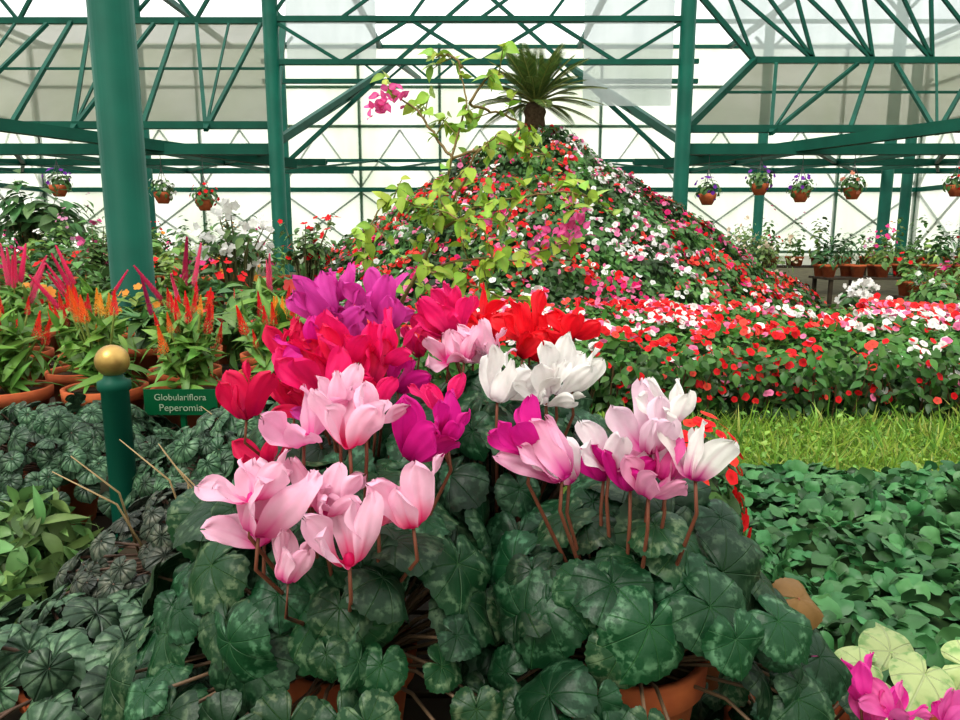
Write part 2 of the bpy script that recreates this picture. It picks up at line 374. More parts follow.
# ------------------------------------------------------------------ peperomia & left foliage
def peperomia(c,Rr,Hd,n,ls,tint,name='potted_peperomia',potz=None,pr=.08,ph=.15,twigs=0,tpls=T_pep,mat=None):
    mb=MB(); add_pot(mb,(c[0],c[1],potz),pr,ph,1,2)
    th=U(0,6.28,n); f=np.sqrt(R(n)); rad=np.stack([np.cos(th),np.sin(th),np.zeros(n)],1)
    pos=np.array(c)+rad*(Rr*f)[:,None]; pos[:,2]+=Hd*(1-f**2.2)+U(-.03,.025,n)
    nr=rad*(.9*f)[:,None]+np.array([0,-.25,.75])+rng.normal(size=(n,3))*.3
    head=rad+rng.normal(size=(n,3))*.5+np.array([0,0,-.5]); sc=U(*ls,n)
    t=np.array(tint)[None]*U(.5,1.4,n)[:,None]
    A,p=frames(pos,nr,head,sc); kk=rng.integers(0,3,n)
    for k in range(3): mb.inst(tpls[k],(A[kk==k],p[kk==k]),t[kk==k],None,0)
    s0=np.array([c[0],c[1],potz+ph*.9])
    for q in pos[::2]: mb.tube([s0,(s0+q)/2+[0,0,.01],q],.0022,5,3,(.12,.07,.05))
    for k in range(twigs):
        a=np.array([c[0]+U(-.1,.1),c[1]-U(0,.1),c[2]+.04]); d=np.array([U(-.10,.0),U(-.06,.02),U(.10,.18)])
        mb.tube([a,a+d*.5+[0.02,0,.02],a+d],[.0020,.0016,.0008],5,3,(.36,.25,.13))
    mb.build(name,[mat or M_pep,M_terra,M_soil,M_stem])
peperomia((-.47,.78,.42),.21,.07,125,(.028,.046),(.95,1.05,.90),potz=.36,ph=.08,pr=.07)
peperomia((-.42,1.04,.45),.20,.10,230,(.018,.028),(.80,.55,.62),potz=.36,ph=.10,twigs=6)
peperomia((-.46,1.40,.46),.23,.14,210,(.022,.034),(.75,.92,.75),potz=0,ph=.46,pr=.10,twigs=3)
peperomia((-.95,1.58,.44),.27,.12,260,(.022,.036),(.75,.9,.75),potz=.3,ph=.13,pr=.08)
peperomia((-1.40,1.58,.44),.25,.12,170,(.022,.036),(.8,.95,.8),potz=.3,ph=.13,pr=.08)

def leafmass(name,x0,x1,y0,y1,zf,n,tp,ls,base,mats=None,var=.35,under=True,flowers=None,extra=None,tilt=.45,upc=.9,t2=None):
    mb=MB()
    x=U(x0,x1,n); y=U(y0,y1,n); z=zf(x,y)
    z-=np.abs(rng.normal(size=n))*.02
    e=.04; gx=(zf(x+e,y)-zf(x-e,y))/(2*e); gy=(zf(x,y+e)-zf(x,y-e))/(2*e)
    nr=norm(np.stack([-gx,-gy,np.ones(n)],1))*upc+rng.normal(size=(n,3))*tilt
    hd=rng.normal(size=(n,3)); hd[:,2]-=.3; hd+=np.stack([-gx,-gy,0*gx],1)*.5
    tps=tp if isinstance(tp,list) else [tp]; kk=rng.integers(0,len(tps),n)
    col=greens(n,base,var); A,p=frames(np.stack([x,y,z],1),nr,hd,U(*ls,n))
    for k in range(len(tps)):
        m=kk==k; mb.inst(tps[k],(A[m],p[m]),col[m],col[m]*(1.5 if t2 is None else t2),0)
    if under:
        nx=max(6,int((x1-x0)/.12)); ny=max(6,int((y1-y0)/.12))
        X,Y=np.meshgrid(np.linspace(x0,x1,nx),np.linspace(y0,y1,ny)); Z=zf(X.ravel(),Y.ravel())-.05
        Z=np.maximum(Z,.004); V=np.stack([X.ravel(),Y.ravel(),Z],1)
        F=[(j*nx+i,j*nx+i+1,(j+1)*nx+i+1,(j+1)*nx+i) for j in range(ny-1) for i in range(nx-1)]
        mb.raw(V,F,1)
    if flowers: flowers(mb)
    if extra: extra(mb)
    return mb.build(name,mats or [M_leaf,M_under,M_petal,M_stem])
def nz(x,y,s,seed=0.):
    return np.array([noise.noise(Vector((a*s,b*s,seed))) for a,b in zip(np.ravel(x),np.ravel(y))])
def edge(x,y,x0,x1,y0,y1,w):
    d=np.minimum(np.minimum(x-x0,x1-x),np.minimum(y-y0,y1-y)); return np.clip(d/w,0,1)**.5
lx=(-1.9,-.70,.75,1.38)
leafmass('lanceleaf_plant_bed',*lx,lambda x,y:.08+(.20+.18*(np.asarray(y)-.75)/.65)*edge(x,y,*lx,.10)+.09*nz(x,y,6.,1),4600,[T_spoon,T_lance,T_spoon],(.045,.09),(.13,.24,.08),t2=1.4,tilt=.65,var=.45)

# finial post
p=MB(); c=(-.70,1.35,0)
p.lathe([(0,0),(.045,0),(.045,.02),(.025,.03),(.025,.655),(.030,.66),(.030,.675),(.020,.68),(.016,.69)],c,24,0)
p.lathe([(.016,.685)]+[(.031*math.sin(a),.714-.031*math.cos(a)) for a in np.linspace(.45,math.pi,14)],c,24,1)
p.build('finial_post',[M_steel,M_brass])
# plant label
lb=MB(); lb.box((-.83,1.735,.510),(-.65,1.74,.575)); lb.beam((-.74,1.748,.38),(-.74,1.748,.55),.012)
M_sign=noise_mat('sign_green',(.0,.07,.025),(.0,.085,.03),8,.4,.02)
ob=lb.build('plant_label',[M_sign],False)
M_ink,nt_,o_=newmat('label_lettering'); finish(nt_,o_,(.28,.36,.26),.6,.2,0)
for i,(tx,sz) in enumerate((('Globulariflora',.023),('Peperomia',.025))):
    cu=bpy.data.curves.new('lettering','FONT'); cu.body=tx; cu.size=sz; cu.align_x='CENTER'; cu.extrude=.0005
    t=bpy.data.objects.new('lettering_%d'%(i+1),cu); bpy.context.scene.collection.objects.link(t)
    t.rotation_euler=(math.pi/2,0,0); cu.materials.append(M_ink)
    t.parent=ob; t.location=(-.74-ob.location.x,1.734-ob.location.y,(.548 if i==0 else .521)-ob.location.z)

# ------------------------------------------------------------------ celosia bench
def bench(name,x0,x1,y0,y1,z,legs=3):
    b=MB(); n=max(3,int((y1-y0)/.11))
    for i in range(n):
        a=y0+(y1-y0)*i/n; b.box((x0,a,z-.025),(x1,a+(y1-y0)/n*.85,z))
    for i in range(legs):
        x=x0+.05+(x1-x0-.14)*i/(legs-1)
        for y in(y0+.02,y1-.06): b.box((x,y,0),(x+.04,y+.04,z-.025))
    b.build(name,[M_wood],False)
bench('nursery_bench',-2.6,-.42,1.76,2.75,.38,4)
bench('nursery_bench',-2.6,-.74,1.42,1.72,.30,3)
def plume_tpl(n=170,r=.16,pw=1.,ds=.028,dl=.09):
    V=[];F=[];W=[]
    for i in range(n):
        t=(i+.5)/n; a=i*2.4; rr=r*(1-t)**pw*(.55+.45*min(1,t*8)); 
        o=np.array([math.cos(a)*rr,math.sin(a)*rr,t]); d=norm(np.array([math.cos(a),math.sin(a),.9+t]))
        sd=np.array([-math.sin(a),math.cos(a),0])*ds; L=dl*(1.1-t*.5)*random.uniform(.7,1.3)
        b=len(V); V+= [tuple(o-d*.03),tuple(o+sd+d*L*.4),tuple(o+d*L),tuple(o-sd+d*L*.4)]; F.append((b,b+1,b+2,b+3)); W+= [0,.3,1,.3]
    return tpl(V,F,W)
T_pl=plume_tpl(); T_pls=plume_tpl(260,.045,.6,.02,.06)
def celosia(x,y,zb,pals,hs,np_,tp,pr=.105,leafh=.2,ph=.17,nl=150,lean=.25):
    mb=MB(); add_pot(mb,(x,y,zb),pr,ph,1,4); z0=zb+ph*.9
    n=nl; th=U(0,6.28,n); f=R(n); h=R(n)*leafh
    pos=np.stack([x+np.cos(th)*f*.07,y+np.sin(th)*f*.07,z0+.015+h*.75],1)
    rad=np.stack([np.cos(th),np.sin(th),np.zeros(n)],1)
    mb.inst(T_lance,frames(pos,rad*.6+[0,0,.5]+rng.normal(size=(n,3))*.3,rad*.8+[0,0,1.3],U(.055,.11,n)),greens(n,(.13,.28,.05)),greens(n,(.19,.38,.08)),0)
    for k in range(np_):
        a=U(0,6.28); r=U(.0,.10); q=np.array([x+math.cos(a)*r,y+math.sin(a)*r,z0+leafh*U(.6,1.1)])
        ax=norm(np.array([math.cos(a)*lean*r/.09,math.sin(a)*lean*r/.09,1])); s=U(*hs)
        c=np.array(random.choice(pals))*U(.85,1.1)
        mb.tube([(x,y,z0),q,q+ax*s*.3],[.004,.003,.002],5,3,(.25,.30,.08))
        mb.inst(tp,frames(q[None],ax[None],rdir(1),np.array([s])),c[None],np.clip(c*1.3+.03,0,1)[None],2)
    mb.build('potted_celosia',ML)
warm=[(.75,.04,.02),(.80,.18,.03),(.80,.38,.05),(.70,.02,.03),(.78,.04,.03)]
red_=[(.72,.02,.03),(.78,.05,.03),(.75,.02,.05)]
for x,y in((-.53,1.90),(-.77,1.88),(-1.01,1.90),(-1.26,1.88),(-1.50,1.90)): celosia(x,y,.38,warm,(.045,.08),13,T_pl)
for x,y in((-.62,2.14),(-.90,2.16),(-1.2,2.15),(-1.5,2.16),(-1.78,2.1)): celosia(x,y,.38,red_,(.05,.075),13,T_pl)
mag=[(.72,.06,.20),(.66,.04,.17),(.80,.14,.30)]
for x,y,k in((-.72,2.46,2),(-1.02,2.5,3),(-1.34,2.46,6),(-1.62,2.5,12),(-1.90,2.44,14),(-2.15,2.5,14)):
    celosia(x,y,.38,mag,(.09,.16),k,T_pls,leafh=.25,lean=.8)

# ------------------------------------------------------------------ bougainvillea
b=MB(); add_pot(b,(-.25,2.0,0),.16,.32,1,4)
br=[[(-.25,2,.29),(-.24,2.0,.55),(-.22,2.0,.76),(-.16,1.98,.86),(-.11,1.96,.96),(-.07,1.98,1.15),(-.027,2.0,1.30),(-.05,2.03,1.39)],
 [(-.11,1.96,.96),(.0,1.92,1.03),(.11,1.9,1.05),(.22,1.92,1.07),(.30,1.95,1.06),(.384,1.97,1.01)],
 [(-.07,1.98,1.15),(-.12,2.0,1.22),(-.164,2.02,1.27),(-.22,2.03,1.31),(-.25,2.03,1.32)],
 [(-.11,1.96,.96),(-.18,1.92,1.03),(-.24,1.88,1.04),(-.30,1.85,.95)],
 [(-.07,1.98,1.15),(.05,2.05,1.19),(.164,2.1,1.17),(.26,2.12,1.12)],
 [(-.16,1.98,.86),(0,1.9,.90),(.11,1.88,.89),(.22,1.88,.94)],
 [(-.027,2.0,1.30),(.05,2.05,1.29),(.13,2.08,1.26),(.19,2.1,1.17)],
 [(-.11,1.96,.96),(-.04,1.9,1.08),(.0,1.87,1.15),(.055,1.86,1.20)],
 [(-.22,2.0,.76),(-.30,1.95,.86),(-.32,1.92,.98)],[(-.16,1.98,.86),(-.06,1.85,.84),(.04,1.8,.82),(.12,1.8,.80)],
 [(-.11,1.96,.96),(-.10,1.9,1.02),(-.06,1.85,1.0),(.02,1.82,.98)],[(-.05,2.03,1.39),(-.08,2.04,1.42),(-.12,2.05,1.41)],[(-.027,2.0,1.30),(.02,2.0,1.37),(.06,2.0,1.38)]]
LP=[]
for k,pt in enumerate(br):
    pt=np.array(pt); m=len(pt); tt=np.linspace(0,m-1,m*5); P=np.stack([np.interp(tt,np.arange(m),pt[:,i]) for i in range(3)],1)
    P+=np.cumsum(rng.normal(size=P.shape)*.0025,axis=0)*(1 if k else .4)
    r0=.008 if k==0 else .0042
    b.tube(P,np.linspace(r0,.0016,len(P)),6,3,(.20,.13,.05))
    for i in range(len(P)-1):
        if k==0 and P[i][2]<.8: continue
        nn=max(1,int(np.linalg.norm(P[i+1]-P[i])/.013))
        for j in range(nn):
            if random.random()<(.35 if P[i][2]<1.12 else .62): continue
            LP.append(P[i]+(P[i+1]-P[i])*R()+rng.normal(size=3)*.004)
    for i in range(5,len(P)-2,3 if P[-1][2]<1.2 else 5):
        if P[i][2]<.8: continue
        d=rdir(1,.2)[0]*U(.05,.11); b.tube([P[i],P[i]+d*.6,P[i]+d+[0,0,-.01]],[.0020,.0016,.001],5,3,(.24,.20,.07))
        for j in range(5): LP.append(P[i]+d*U(.3,1.))
LP=np.array([q for q in LP if q[2]>.78]); n=len(LP); hd=rdir(n,-.35)
b.inst(T_ovate,frames(LP,rdir(n,.9)+np.array([0,-.35,0]),hd,U(.026,.050,n)),greens(n,(.27,.44,.05),.3,.25),greens(n,(.38,.52,.10),.2),0)
def bract(c,nb,rr):
    q=np.array(c)+rng.normal(size=(nb,3))*rr; b.inst(T_ovate,frames(q,rdir(nb,.2)+np.array([0,-.5,0]),rdir(nb,.3),U(.020,.032,nb)),pick(nb,[(.80,.08,.38),(.75,.05,.30)],[1,1]),(.85,.3,.5),2)
bract((-.245,2.03,1.315),30,.018); bract((-.28,2.03,1.29),10,.012); bract((.23,1.9,.96),36,.025); bract((.17,1.9,.94),12,.02); bract((.03,1.9,.98),6,.015)
b.build('potted_bougainvillea',ML)

# ------------------------------------------------------------------ flower mound
CX,CY=.62,8.5
def mz(x,y):
    r=np.hypot(x-CX,y-CY); z=2.24-.665*np.sqrt(r*r+.06)
    return np.maximum(z,0)+.0
def mound():
    mb=MB(); nr,na=26,72
    V=[];F=[]
    for i in range(nr+1):
        r=3.4*i/nr
        for j in range(na):
            a=j/na*6.2832; x=CX+r*math.cos(a); y=CY+r*math.sin(a); V.append((x,y,max(.0,float(mz(x,y)))-.03 if i<nr else 0))
    for i in range(nr):
        for j in range(na): F.append((i*na+j,(i+1)*na+j,(i+1)*na+(j+1)%na,i*na+(j+1)%na))
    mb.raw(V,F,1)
    def surf(n,lift):
        r=3.35*np.sqrt(R(n)); a=U(0,6.2832,n); keep=(np.sin(a)<.35)|(R(n)<.3); r=r[keep];a=a[keep]
        x=CX+r*np.cos(a); y=CY+r*np.sin(a); z=mz(x,y)+lift+.14*nz(x,y,2.5,3)+.06*nz(x,y,7,5)
        nr_=np.stack([np.cos(a)*.6,np.sin(a)*.6,np.full(len(a),.8)],1)
        return x,y,z,nr_,a
    x,y,z,n_,a=surf(30000,0.03); n=len(x)
    dk=np.clip(.8+1.3*nz(x,y,1.6,9),.35,1.4)[:,None]
    mb.inst(T_small,frames(np.stack([x,y,z+U(-.04,.05,n)],1),n_+rng.normal(size=(n,3))*.45,np.stack([np.cos(a),np.sin(a),-.6+0*a],1)+rng.normal(size=(n,3))*.7,U(.05,.10,n)),greens(n,(.07,.19,.045),.45)*dk,greens(n,(.11,.25,.06))*dk,0)
    x,y,z,n_,a=surf(16000,.06); n=len(x)
    z=z+U(-.03,.02,n)
    c1=nz(x,y,1.1,20)+.10*(x>CX+.3); c2=nz(x,y,1.3,33); dens=nz(x,y,2.2,41)+.7*nz(x,y,6,42)
    col=pick(n,[RED,SALM,HOT,PNK],[3,3,.6,.8])
    m=(c1>.10)&(R(n)<.8)|(R(n)<.18); col[m]=pick(m.sum(),[WHT,PNK],[3,1])
    m=(c2>.26); col[m]=pick(m.sum(),[HOT,PNK,RED],[2,2.5,1])
    k=(dens>-.04)|(R(n)<.12)
    mb.inst(T_imp,frames(np.stack([x,y,z],1)[k],(n_+rng.normal(size=(n,3))*.45+np.array([0,-.2,0]))[k],rdir(k.sum()),U(.016,.037,k.sum())),col[k],col[k]*.6,2)
    mb.build('flower_mound',[M_leaf,M_under,M_petal])
mound()

# cycad on top
cy=MB(); top=np.array([CX,CY,2.10])
cy.lathe([(.0,0),(.10,0),(.12,.08),(.11,.16),(.13,.22),(.10,.30),(.04,.34),(0,.35)],top,18,1)
for k in range(44):
    a=k*2.39996; el=.05+1.25*(k/44)**.8; L=U(.66,.86)
    d=np.array([math.cos(a),math.sin(a)]); P=[]
    for i in range(14):
        t=i/13; rr=L*(math.cos(el)*t+.10*t*t); zz=L*(math.sin(el)*t-.38*t*t*math.cos(el))
        P.append([top[0]+d[0]*rr,top[1]+d[1]*rr,top[2]+.30+zz])
    P=np.array(P); cy.tube(P,np.linspace(.010,.003,14),5,2,(.22,.24,.06))
    tg=norm(np.gradient(P,axis=0)); side=np.array([-d[1],d[0],0])
    tt=np.linspace(1.5,12.9,38); Q=np.stack([np.interp(tt,np.arange(14),P[:,i]) for i in range(3)],1); TG=np.stack([np.interp(tt,np.arange(14),tg[:,i]) for i in range(3)],1)
    up=np.cross(side,TG); up=up*np.sign(up[:,2:3]+1e-6)
    for sgn in(-1,1):
        hd=side*sgn*.8+TG*.9+up*.3; ln=.15*np.sin(np.linspace(.5,2.75,38))
        cy.inst(T_needle,frames(Q,up+side*sgn*-.25,hd,ln),greens(38,(.09,.15,.035),.35),None,0)
cy.build('cycad_palm',[M_leaf,noise_mat('cycad_trunk',(.06,.04,.02),(.12,.08,.05),30,.95,.9),M_stem])

# ------------------------------------------------------------------ impatiens bed
bx=(-1.2,6.2,3.62,5.75)
def bz(x,y): return (.34+.06*(np.asarray(y)-3.6)/2)*edge(x,y,*bx,.30)+.06*nz(x,y,3.5,7)+.01
def bedfl(mb):
    n=9500; x=U(bx[0]+.02,bx[1],n); y=U(bx[2]+.01,bx[3],n); z=bz(x,y)+.035+U(-.03,.02,n)
    dens=nz(x,y,1.8,51)+.7*nz(x,y,6,52)-np.clip((x-2.0)*.16,0,.35)*(y<4.9)
    c1=nz(x,y,1.0,61)
    col=pick(n,[RED,SALM,PNK],[6,1.8,1.2])
    m=((c1>.10)&(R(n)<.8))|((y>4.7)&(R(n)<.35))|(R(n)<.08); col[m]=pick(m.sum(),[WHT,PNK,RED],[5,1.5,1]); m=(c1<-.22); col[m]=pick(m.sum(),[PNK,SALM,RED],[3,1,1.5])
    k=dens>-.06
    gn=np.array([0,-.55,.8])+rng.normal(size=(n,3))*.4
    mb.inst(T_imp,frames(np.stack([x,y,z],1)[k],gn[k],rdir(k.sum()),U(.016,.031,k.sum())),col[k],col[k]*.6,2)
    n2=170; x=U(.2,6,n2); zz=U(.12,.34,n2)
    cc_=pick(n2,[RED,SALM,PNK],[6,1,1]); mb.inst(T_imp,frames(np.stack([x,np.full(n2,3.55),zz],1),np.array([0,-1,.4])+rng.normal(size=(n2,3))*.3,rdir(n2),U(.015,.024,n2)),cc_,cc_*.6,2)
    for i in range(260):
        x0=U(bx[0],bx[1]); y0=U(3.60,3.8); mb.tube([(x0,y0,0),(x0+U(-.03,.03),y0-.03,.12),(x0+U(-.06,.06),y0-.05,U(.2,.32))],.005,4,3,(.10,.06,.03),False)
    n=4600; x=U(bx[0],bx[1],n); z=U(.05,.36,n); y=3.62+U(-.10,.12,n)+.06*nz(x,z,4,3)
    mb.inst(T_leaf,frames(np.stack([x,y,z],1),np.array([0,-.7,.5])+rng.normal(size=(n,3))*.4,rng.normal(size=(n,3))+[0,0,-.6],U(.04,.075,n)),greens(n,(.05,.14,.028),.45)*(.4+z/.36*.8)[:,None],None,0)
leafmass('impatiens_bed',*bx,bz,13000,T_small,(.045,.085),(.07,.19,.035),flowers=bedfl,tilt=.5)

# lawn
def lawnx(mb):
    n=20000; x=U(.2,6.5,n); y=U(2.60,3.56,n)
    d=rdir(n,1.1); c=pick(n,[(.25,.36,.05),(.17,.31,.045),(.34,.37,.09),(.11,.24,.04)],[3,4,1.5,2])
    mb.inst(T_grass,frames(np.stack([x,y,np.zeros(n)],1),np.cross(d,rdir(n)),d,U(.04,.12,n)*np.where(R(n)<.1,1.6,1)),c,c*1.2,0)
    n=2200; x=U(.2,6.5,n); y=U(2.60,3.56,n); mb.inst(T_small,frames(np.stack([x,y,U(.03,.09,n)],1),rdir(n,1.),rdir(n),U(.015,.040,n)),greens(n,(.20,.36,.06)),None,0)
lm=MB(); lm.quad((.1,2.5,.006),(6.6,2.5,.006),(6.6,3.58,.006),(.1,3.58,.006),1); lawnx(lm); lm.build('lawn',[M_leaf,M_lawnbase])

# ground cover
gx=(.32,4.8,1.17,2.60)
def gz(x,y): return .12*edge(x,y,*gx,.15)+.07*nz(x,y,3,71)+.03*nz(x,y,9,72)+.03
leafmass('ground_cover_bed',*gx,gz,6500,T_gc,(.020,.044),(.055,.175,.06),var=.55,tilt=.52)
gx2=(.30,1.7,.62,1.16)
leafmass('ground_cover_bed',*gx2,lambda x,y:.12*edge(x,y,*gx2,.12)+.04*nz(x,y,5,75)+.04,1300,T_gc,(.022,.040),(.045,.15,.05),var=.5,tilt=.5)
# pale variegated leaves lower right
sy=MB(); add_pot(sy,(.66,.95,0),.09,.22,1,4)
pos=np.array([(.59,.87,.375),(.55,.95,.34),(.68,.92,.355),(.61,.98,.34),(.555,.86,.33),(.74,.86,.33),(.66,.83,.33),(.50,.90,.30)]); n=len(pos)
for q in pos: sy.tube([(.66,.95,.2),(q+[.66,.95,.2])/2,q],.003,5,3,(.3,.4,.15))
T_arrow=[cordate(6,40,.25,.08,0,7,1.45,tooth=0) for _ in range(2)]
M_syn=veined_leaf('syngonium_leaf',7,(.46,.54,.24),(.14,.32,.08),(.58,.64,.38),(.55,1.1),.45,.8,8,.03)
hd=np.array([(-.5,-.5,-.2),(-.8,.1,0),(.6,-.3,0),(.2,.8,0),(-.4,-.7,-.3),(.8,-.3,0),(.2,-.8,-.3),(-.7,-.3,-.2)])
for k in(0,1):
    sl=slice(k,None,2); m=len(pos[sl]); sy.inst(T_arrow[k],frames(pos[sl],np.array([0,-.55,.9])+rng.normal(size=(m,3))*.2,hd[sl],U(.036,.052,m)),np.array([[1,1,1.]])*U(.6,1.05,m)[:,None],None,0)
sy.build('potted_syngonium',[M_syn,M_terra,M_petal,M_stem,M_soil])

# small red impatiens pot right behind cyclamen
ri=MB(); add_pot(ri,(.40,1.27,0),.12,.3,1,4)
n=420; d=rdir(n,.4); pos=np.array([.36,1.24,.46])+d*np.array([.11,.12,.16])*R(n)[:,None]**.4
ri.inst(T_leaf,frames(pos,d+[0,0,.3],d+rng.normal(size=(n,3))*.5,U(.03,.055,n)),greens(n,(.05,.14,.03)),None,0)
n=85; d=rdir(n,.3)+[0,-.3,0]; pos=np.array([.36,1.23,.47])+norm(d)*np.array([.12,.13,.18])
ri.inst(T_imp,frames(pos,d,rdir(n),U(.011,.017,n)),pick(n,[RED,(.85,.05,.03)],[2,1]),(.5,.0,.0),2)
for i in range(10): ri.tube([(.40,1.27,.27),(.37+U(-.05,.05),1.25+U(-.05,.05),.5)],.004,5,3,(.15,.2,.05))
ri.build('potted_impatiens',ML)

# ------------------------------------------------------------------ nursery rows
def row(x0,x1,y,z,step,cols,kind,bench_=True,hh=.28,pr=.09):
    if bench_: bench('nursery_bench',x0-.1,x1+.1,y-.25,y+.25,z,max(3,int((x1-x0)/1.2)))
    mb=MB(); xs=np.arange(x0,x1,step)
    for x in xs:
        for yy in (y-.1,y+.12):
            xx=x+U(-.02,.02); add_pot(mb,(xx,yy,z),pr,.15,1,4); z0=z+.14
            n=42; d=rdir(n,.8); d[:,2]=np.abs(d[:,2]); h=hh*U(.6,1.3)
            pos=np.array([xx,yy,z0])+d*np.array([.12,.12,h])*R(n)[:,None]**.5
            g=[(.09,.22,.05),(.15,.30,.08),(.20,.32,.07),(.06,.15,.05)][rng.integers(0,4)]
            mb.inst(T_lance if R()<.4 else T_leaf,frames(pos,d+[0,0,.4],d+rng.normal(size=(n,3))*.4+[0,0,.4],U(.06,.12,n)),greens(n,g),None,0)
            if R()<kind:
                m=rng.integers(5,16); dd=rdir(m,.6); q=np.array([xx,yy,z0+h*.6])+dd*np.array([.13,.13,h*.55])
                c=cols[rng.integers(0,len(cols))]
                mb.inst(T_fl,frames(q,dd+[0,-.5,.2],rdir(m),U(.015,.028,m)),np.array(c)*U(.8,1.1),None,2)
    mb.build('potted_plant_row',ML)
cc=[WHT,(.75,.05,.25),RED,(.7,.3,.5),(.8,.3,.05)]
row(-3.8,-2.1,3.5,.35,.24,cc,.35,hh=.28)
row(-1.7,-1.2,3.5,.35,.24,cc,.35,hh=.26)
row(-5.2,-1.5,4.8,.38,.26,cc,.5,hh=.26)
row(-6.8,-1.6,6.3,.45,.28,cc,.5,hh=.30)
row(-8.5,-2.9,8.2,.55,.32,cc,.4,hh=.40)
row(4.2,7.4,7.0,.36,.28,cc,.3,hh=.26)
row(4.2,9.0,8.8,.45,.32,cc,.3,hh=.40)
row(4.4,10,12.,.45,.4,cc,.3,hh=.6)
row(-9.5,-3.5,12.5,.5,.4,cc,.3,hh=.7)
def bush(name,c,r,h,nl,nf,col,ls=(.05,.09),fs=(.02,.035),g=(.07,.18,.05),tp=None,sp=1.5):
    mb=MB(); add_pot(mb,(c[0],c[1],0),r*.5,.25,1,4)
    ends=[]
    for i in range(22):
        e=np.array(c)+rdir(1,.25)[0]*np.array([r,r,h])*U(.5,sp); ends.append(e)
        mb.tube([(c[0],c[1],.2),((c[0]+e[0])/2,(c[1]+e[1])/2,c[2]*.6+e[2]*.3),e],[.010,.006,.003],5,3,(.12,.12,.05))
    E=np.array(ends); ii=rng.integers(0,len(E),nl); base=np.array([c[0],c[1],c[2]-h*.5])
    pos=base+(E[ii]-base)*U(.35,1.,nl)[:,None]+rng.normal(size=(nl,3))*r*.13; d=norm(pos-base)
    mb.inst(tp or T_leaf,frames(pos,d+[0,-.2,.6],d+rng.normal(size=(nl,3))*.6,U(*ls,nl)),greens(nl,g),None,0)
    ii=rng.integers(0,len(E),nf); pos=E[ii]+rng.normal(size=(nf,3))*r*.12+[0,-.03,.03]
    mb.inst(T_fl,frames(pos,rdir(nf,.5)+[0,-.6,0],rdir(nf),U(*fs,nf)),np.array(col)[None]*U(.85,1.05,nf)[:,None],None,2)
    mb.build(name,ML)
bush('potted_white_hydrangea',(3.1,5.95,.42),.14,.10,160,110,WHT,fs=(.022,.036))
bush('potted_white_orchid',(-1.45,4.35,.90),.18,.17,140,110,WHT,g=(.10,.2,.06),fs=(.018,.032))
bush('potted_shrub',(-.95,3.2,.60),.22,.24,420,10,(.8,.1,.1),(.07,.12),g=(.10,.22,.05))
bush('potted_shrub',(3.7,9.7,.7),.35,.3,500,60,(.75,.6,.45),g=(.16,.26,.08))
bush('potted_shrub',(4.0,6.2,.45),.25,.2,420,10,WHT,g=(.12,.28,.07))
bush('potted_shrub',(-5.6,9.3,1.2),.5,.4,300,0,WHT,(.14,.26),g=(.09,.20,.07))
bush('potted_shrub',(-2.9,5.5,.72),.22,.25,300,12,(.7,.1,.3),g=(.10,.2,.06))
bush('potted_shrub',(-1.35,5.6,.85),.2,.22,260,30,RED,g=(.10,.2,.06))
def spike(x,y,z0,h,col,nk=2,s=(.16,.22)):
    mb=MB(); add_pot(mb,(x,y,z0),.09,.15,1,4); n=30; d=rdir(n,.5)
    mb.inst(T_lance,frames(np.array([x,y,z0+.14])+d*[.06,.06,.12],d+[0,0,.4],d+[0,0,.7],U(.14,.22,n)),greens(n,(.09,.2,.06)),None,0)
    for k in range(nk):
        e=np.array([x+U(-.09,.09),y+U(-.05,.05),z0+.15+h*U(.75,1.)]); mb.tube([(x,y,z0+.14),e],[.005,.003],5,3,(.3,.12,.1))
        ax=norm(np.array([U(-.3,.3),0,1.])); mb.inst(T_pls,frames(e[None],ax[None],rdir(1),np.array([U(*s)])),np.array(col)[None],None,2)
    mb.build('potted_celosia',ML)
spike(-1.08,2.72,.38,.25,(.55,.04,.15),1,(.2,.22)); spike(-1.28,2.74,.38,.14,(.55,.04,.18),1,(.16,.17)); spike(-2.4,2.6,.38,.22,(.7,.08,.22),3,(.12,.17)); spike(-2.0,3.02,0,.52,(.7,.08,.22),3,(.14,.18))

# ------------------------------------------------------------------ greenhouse structure
def column(x,y,h,r):
    c=MB(); c.lathe([(0,0),(r*1.9,0),(r*1.9,.03),(r,.031),(r,h),(0,h)],(x,y,0),28)
    for a in range(4):
        an=a*math.pi/2+.785; c.lathe([(0,.03),(.02,.03),(.02,.055),(0,.055)],(x+r*1.5*math.cos(an),y+r*1.5*math.sin(an),0),8)
    c.beam((x-.35,y,h-.5),(x,y,h-.85),.06); c.beam((x+.35,y,h-.5),(x,y,h-.85),.06)
    c.build('steel_column',[M_steel])
column(-1.80,3.75,6.3,.105)
for x in(-2.87,2.85): column(x,10.5,6.3,.105)
for x,y in((-10,15),(-7.2,16),(8.8,16),(10.1,17.5),(7.2,19),(-5.,19),(-8.7,10.6),(8.7,10.6)): column(x,y,6.3 if abs(x)<9 else 5,.12)

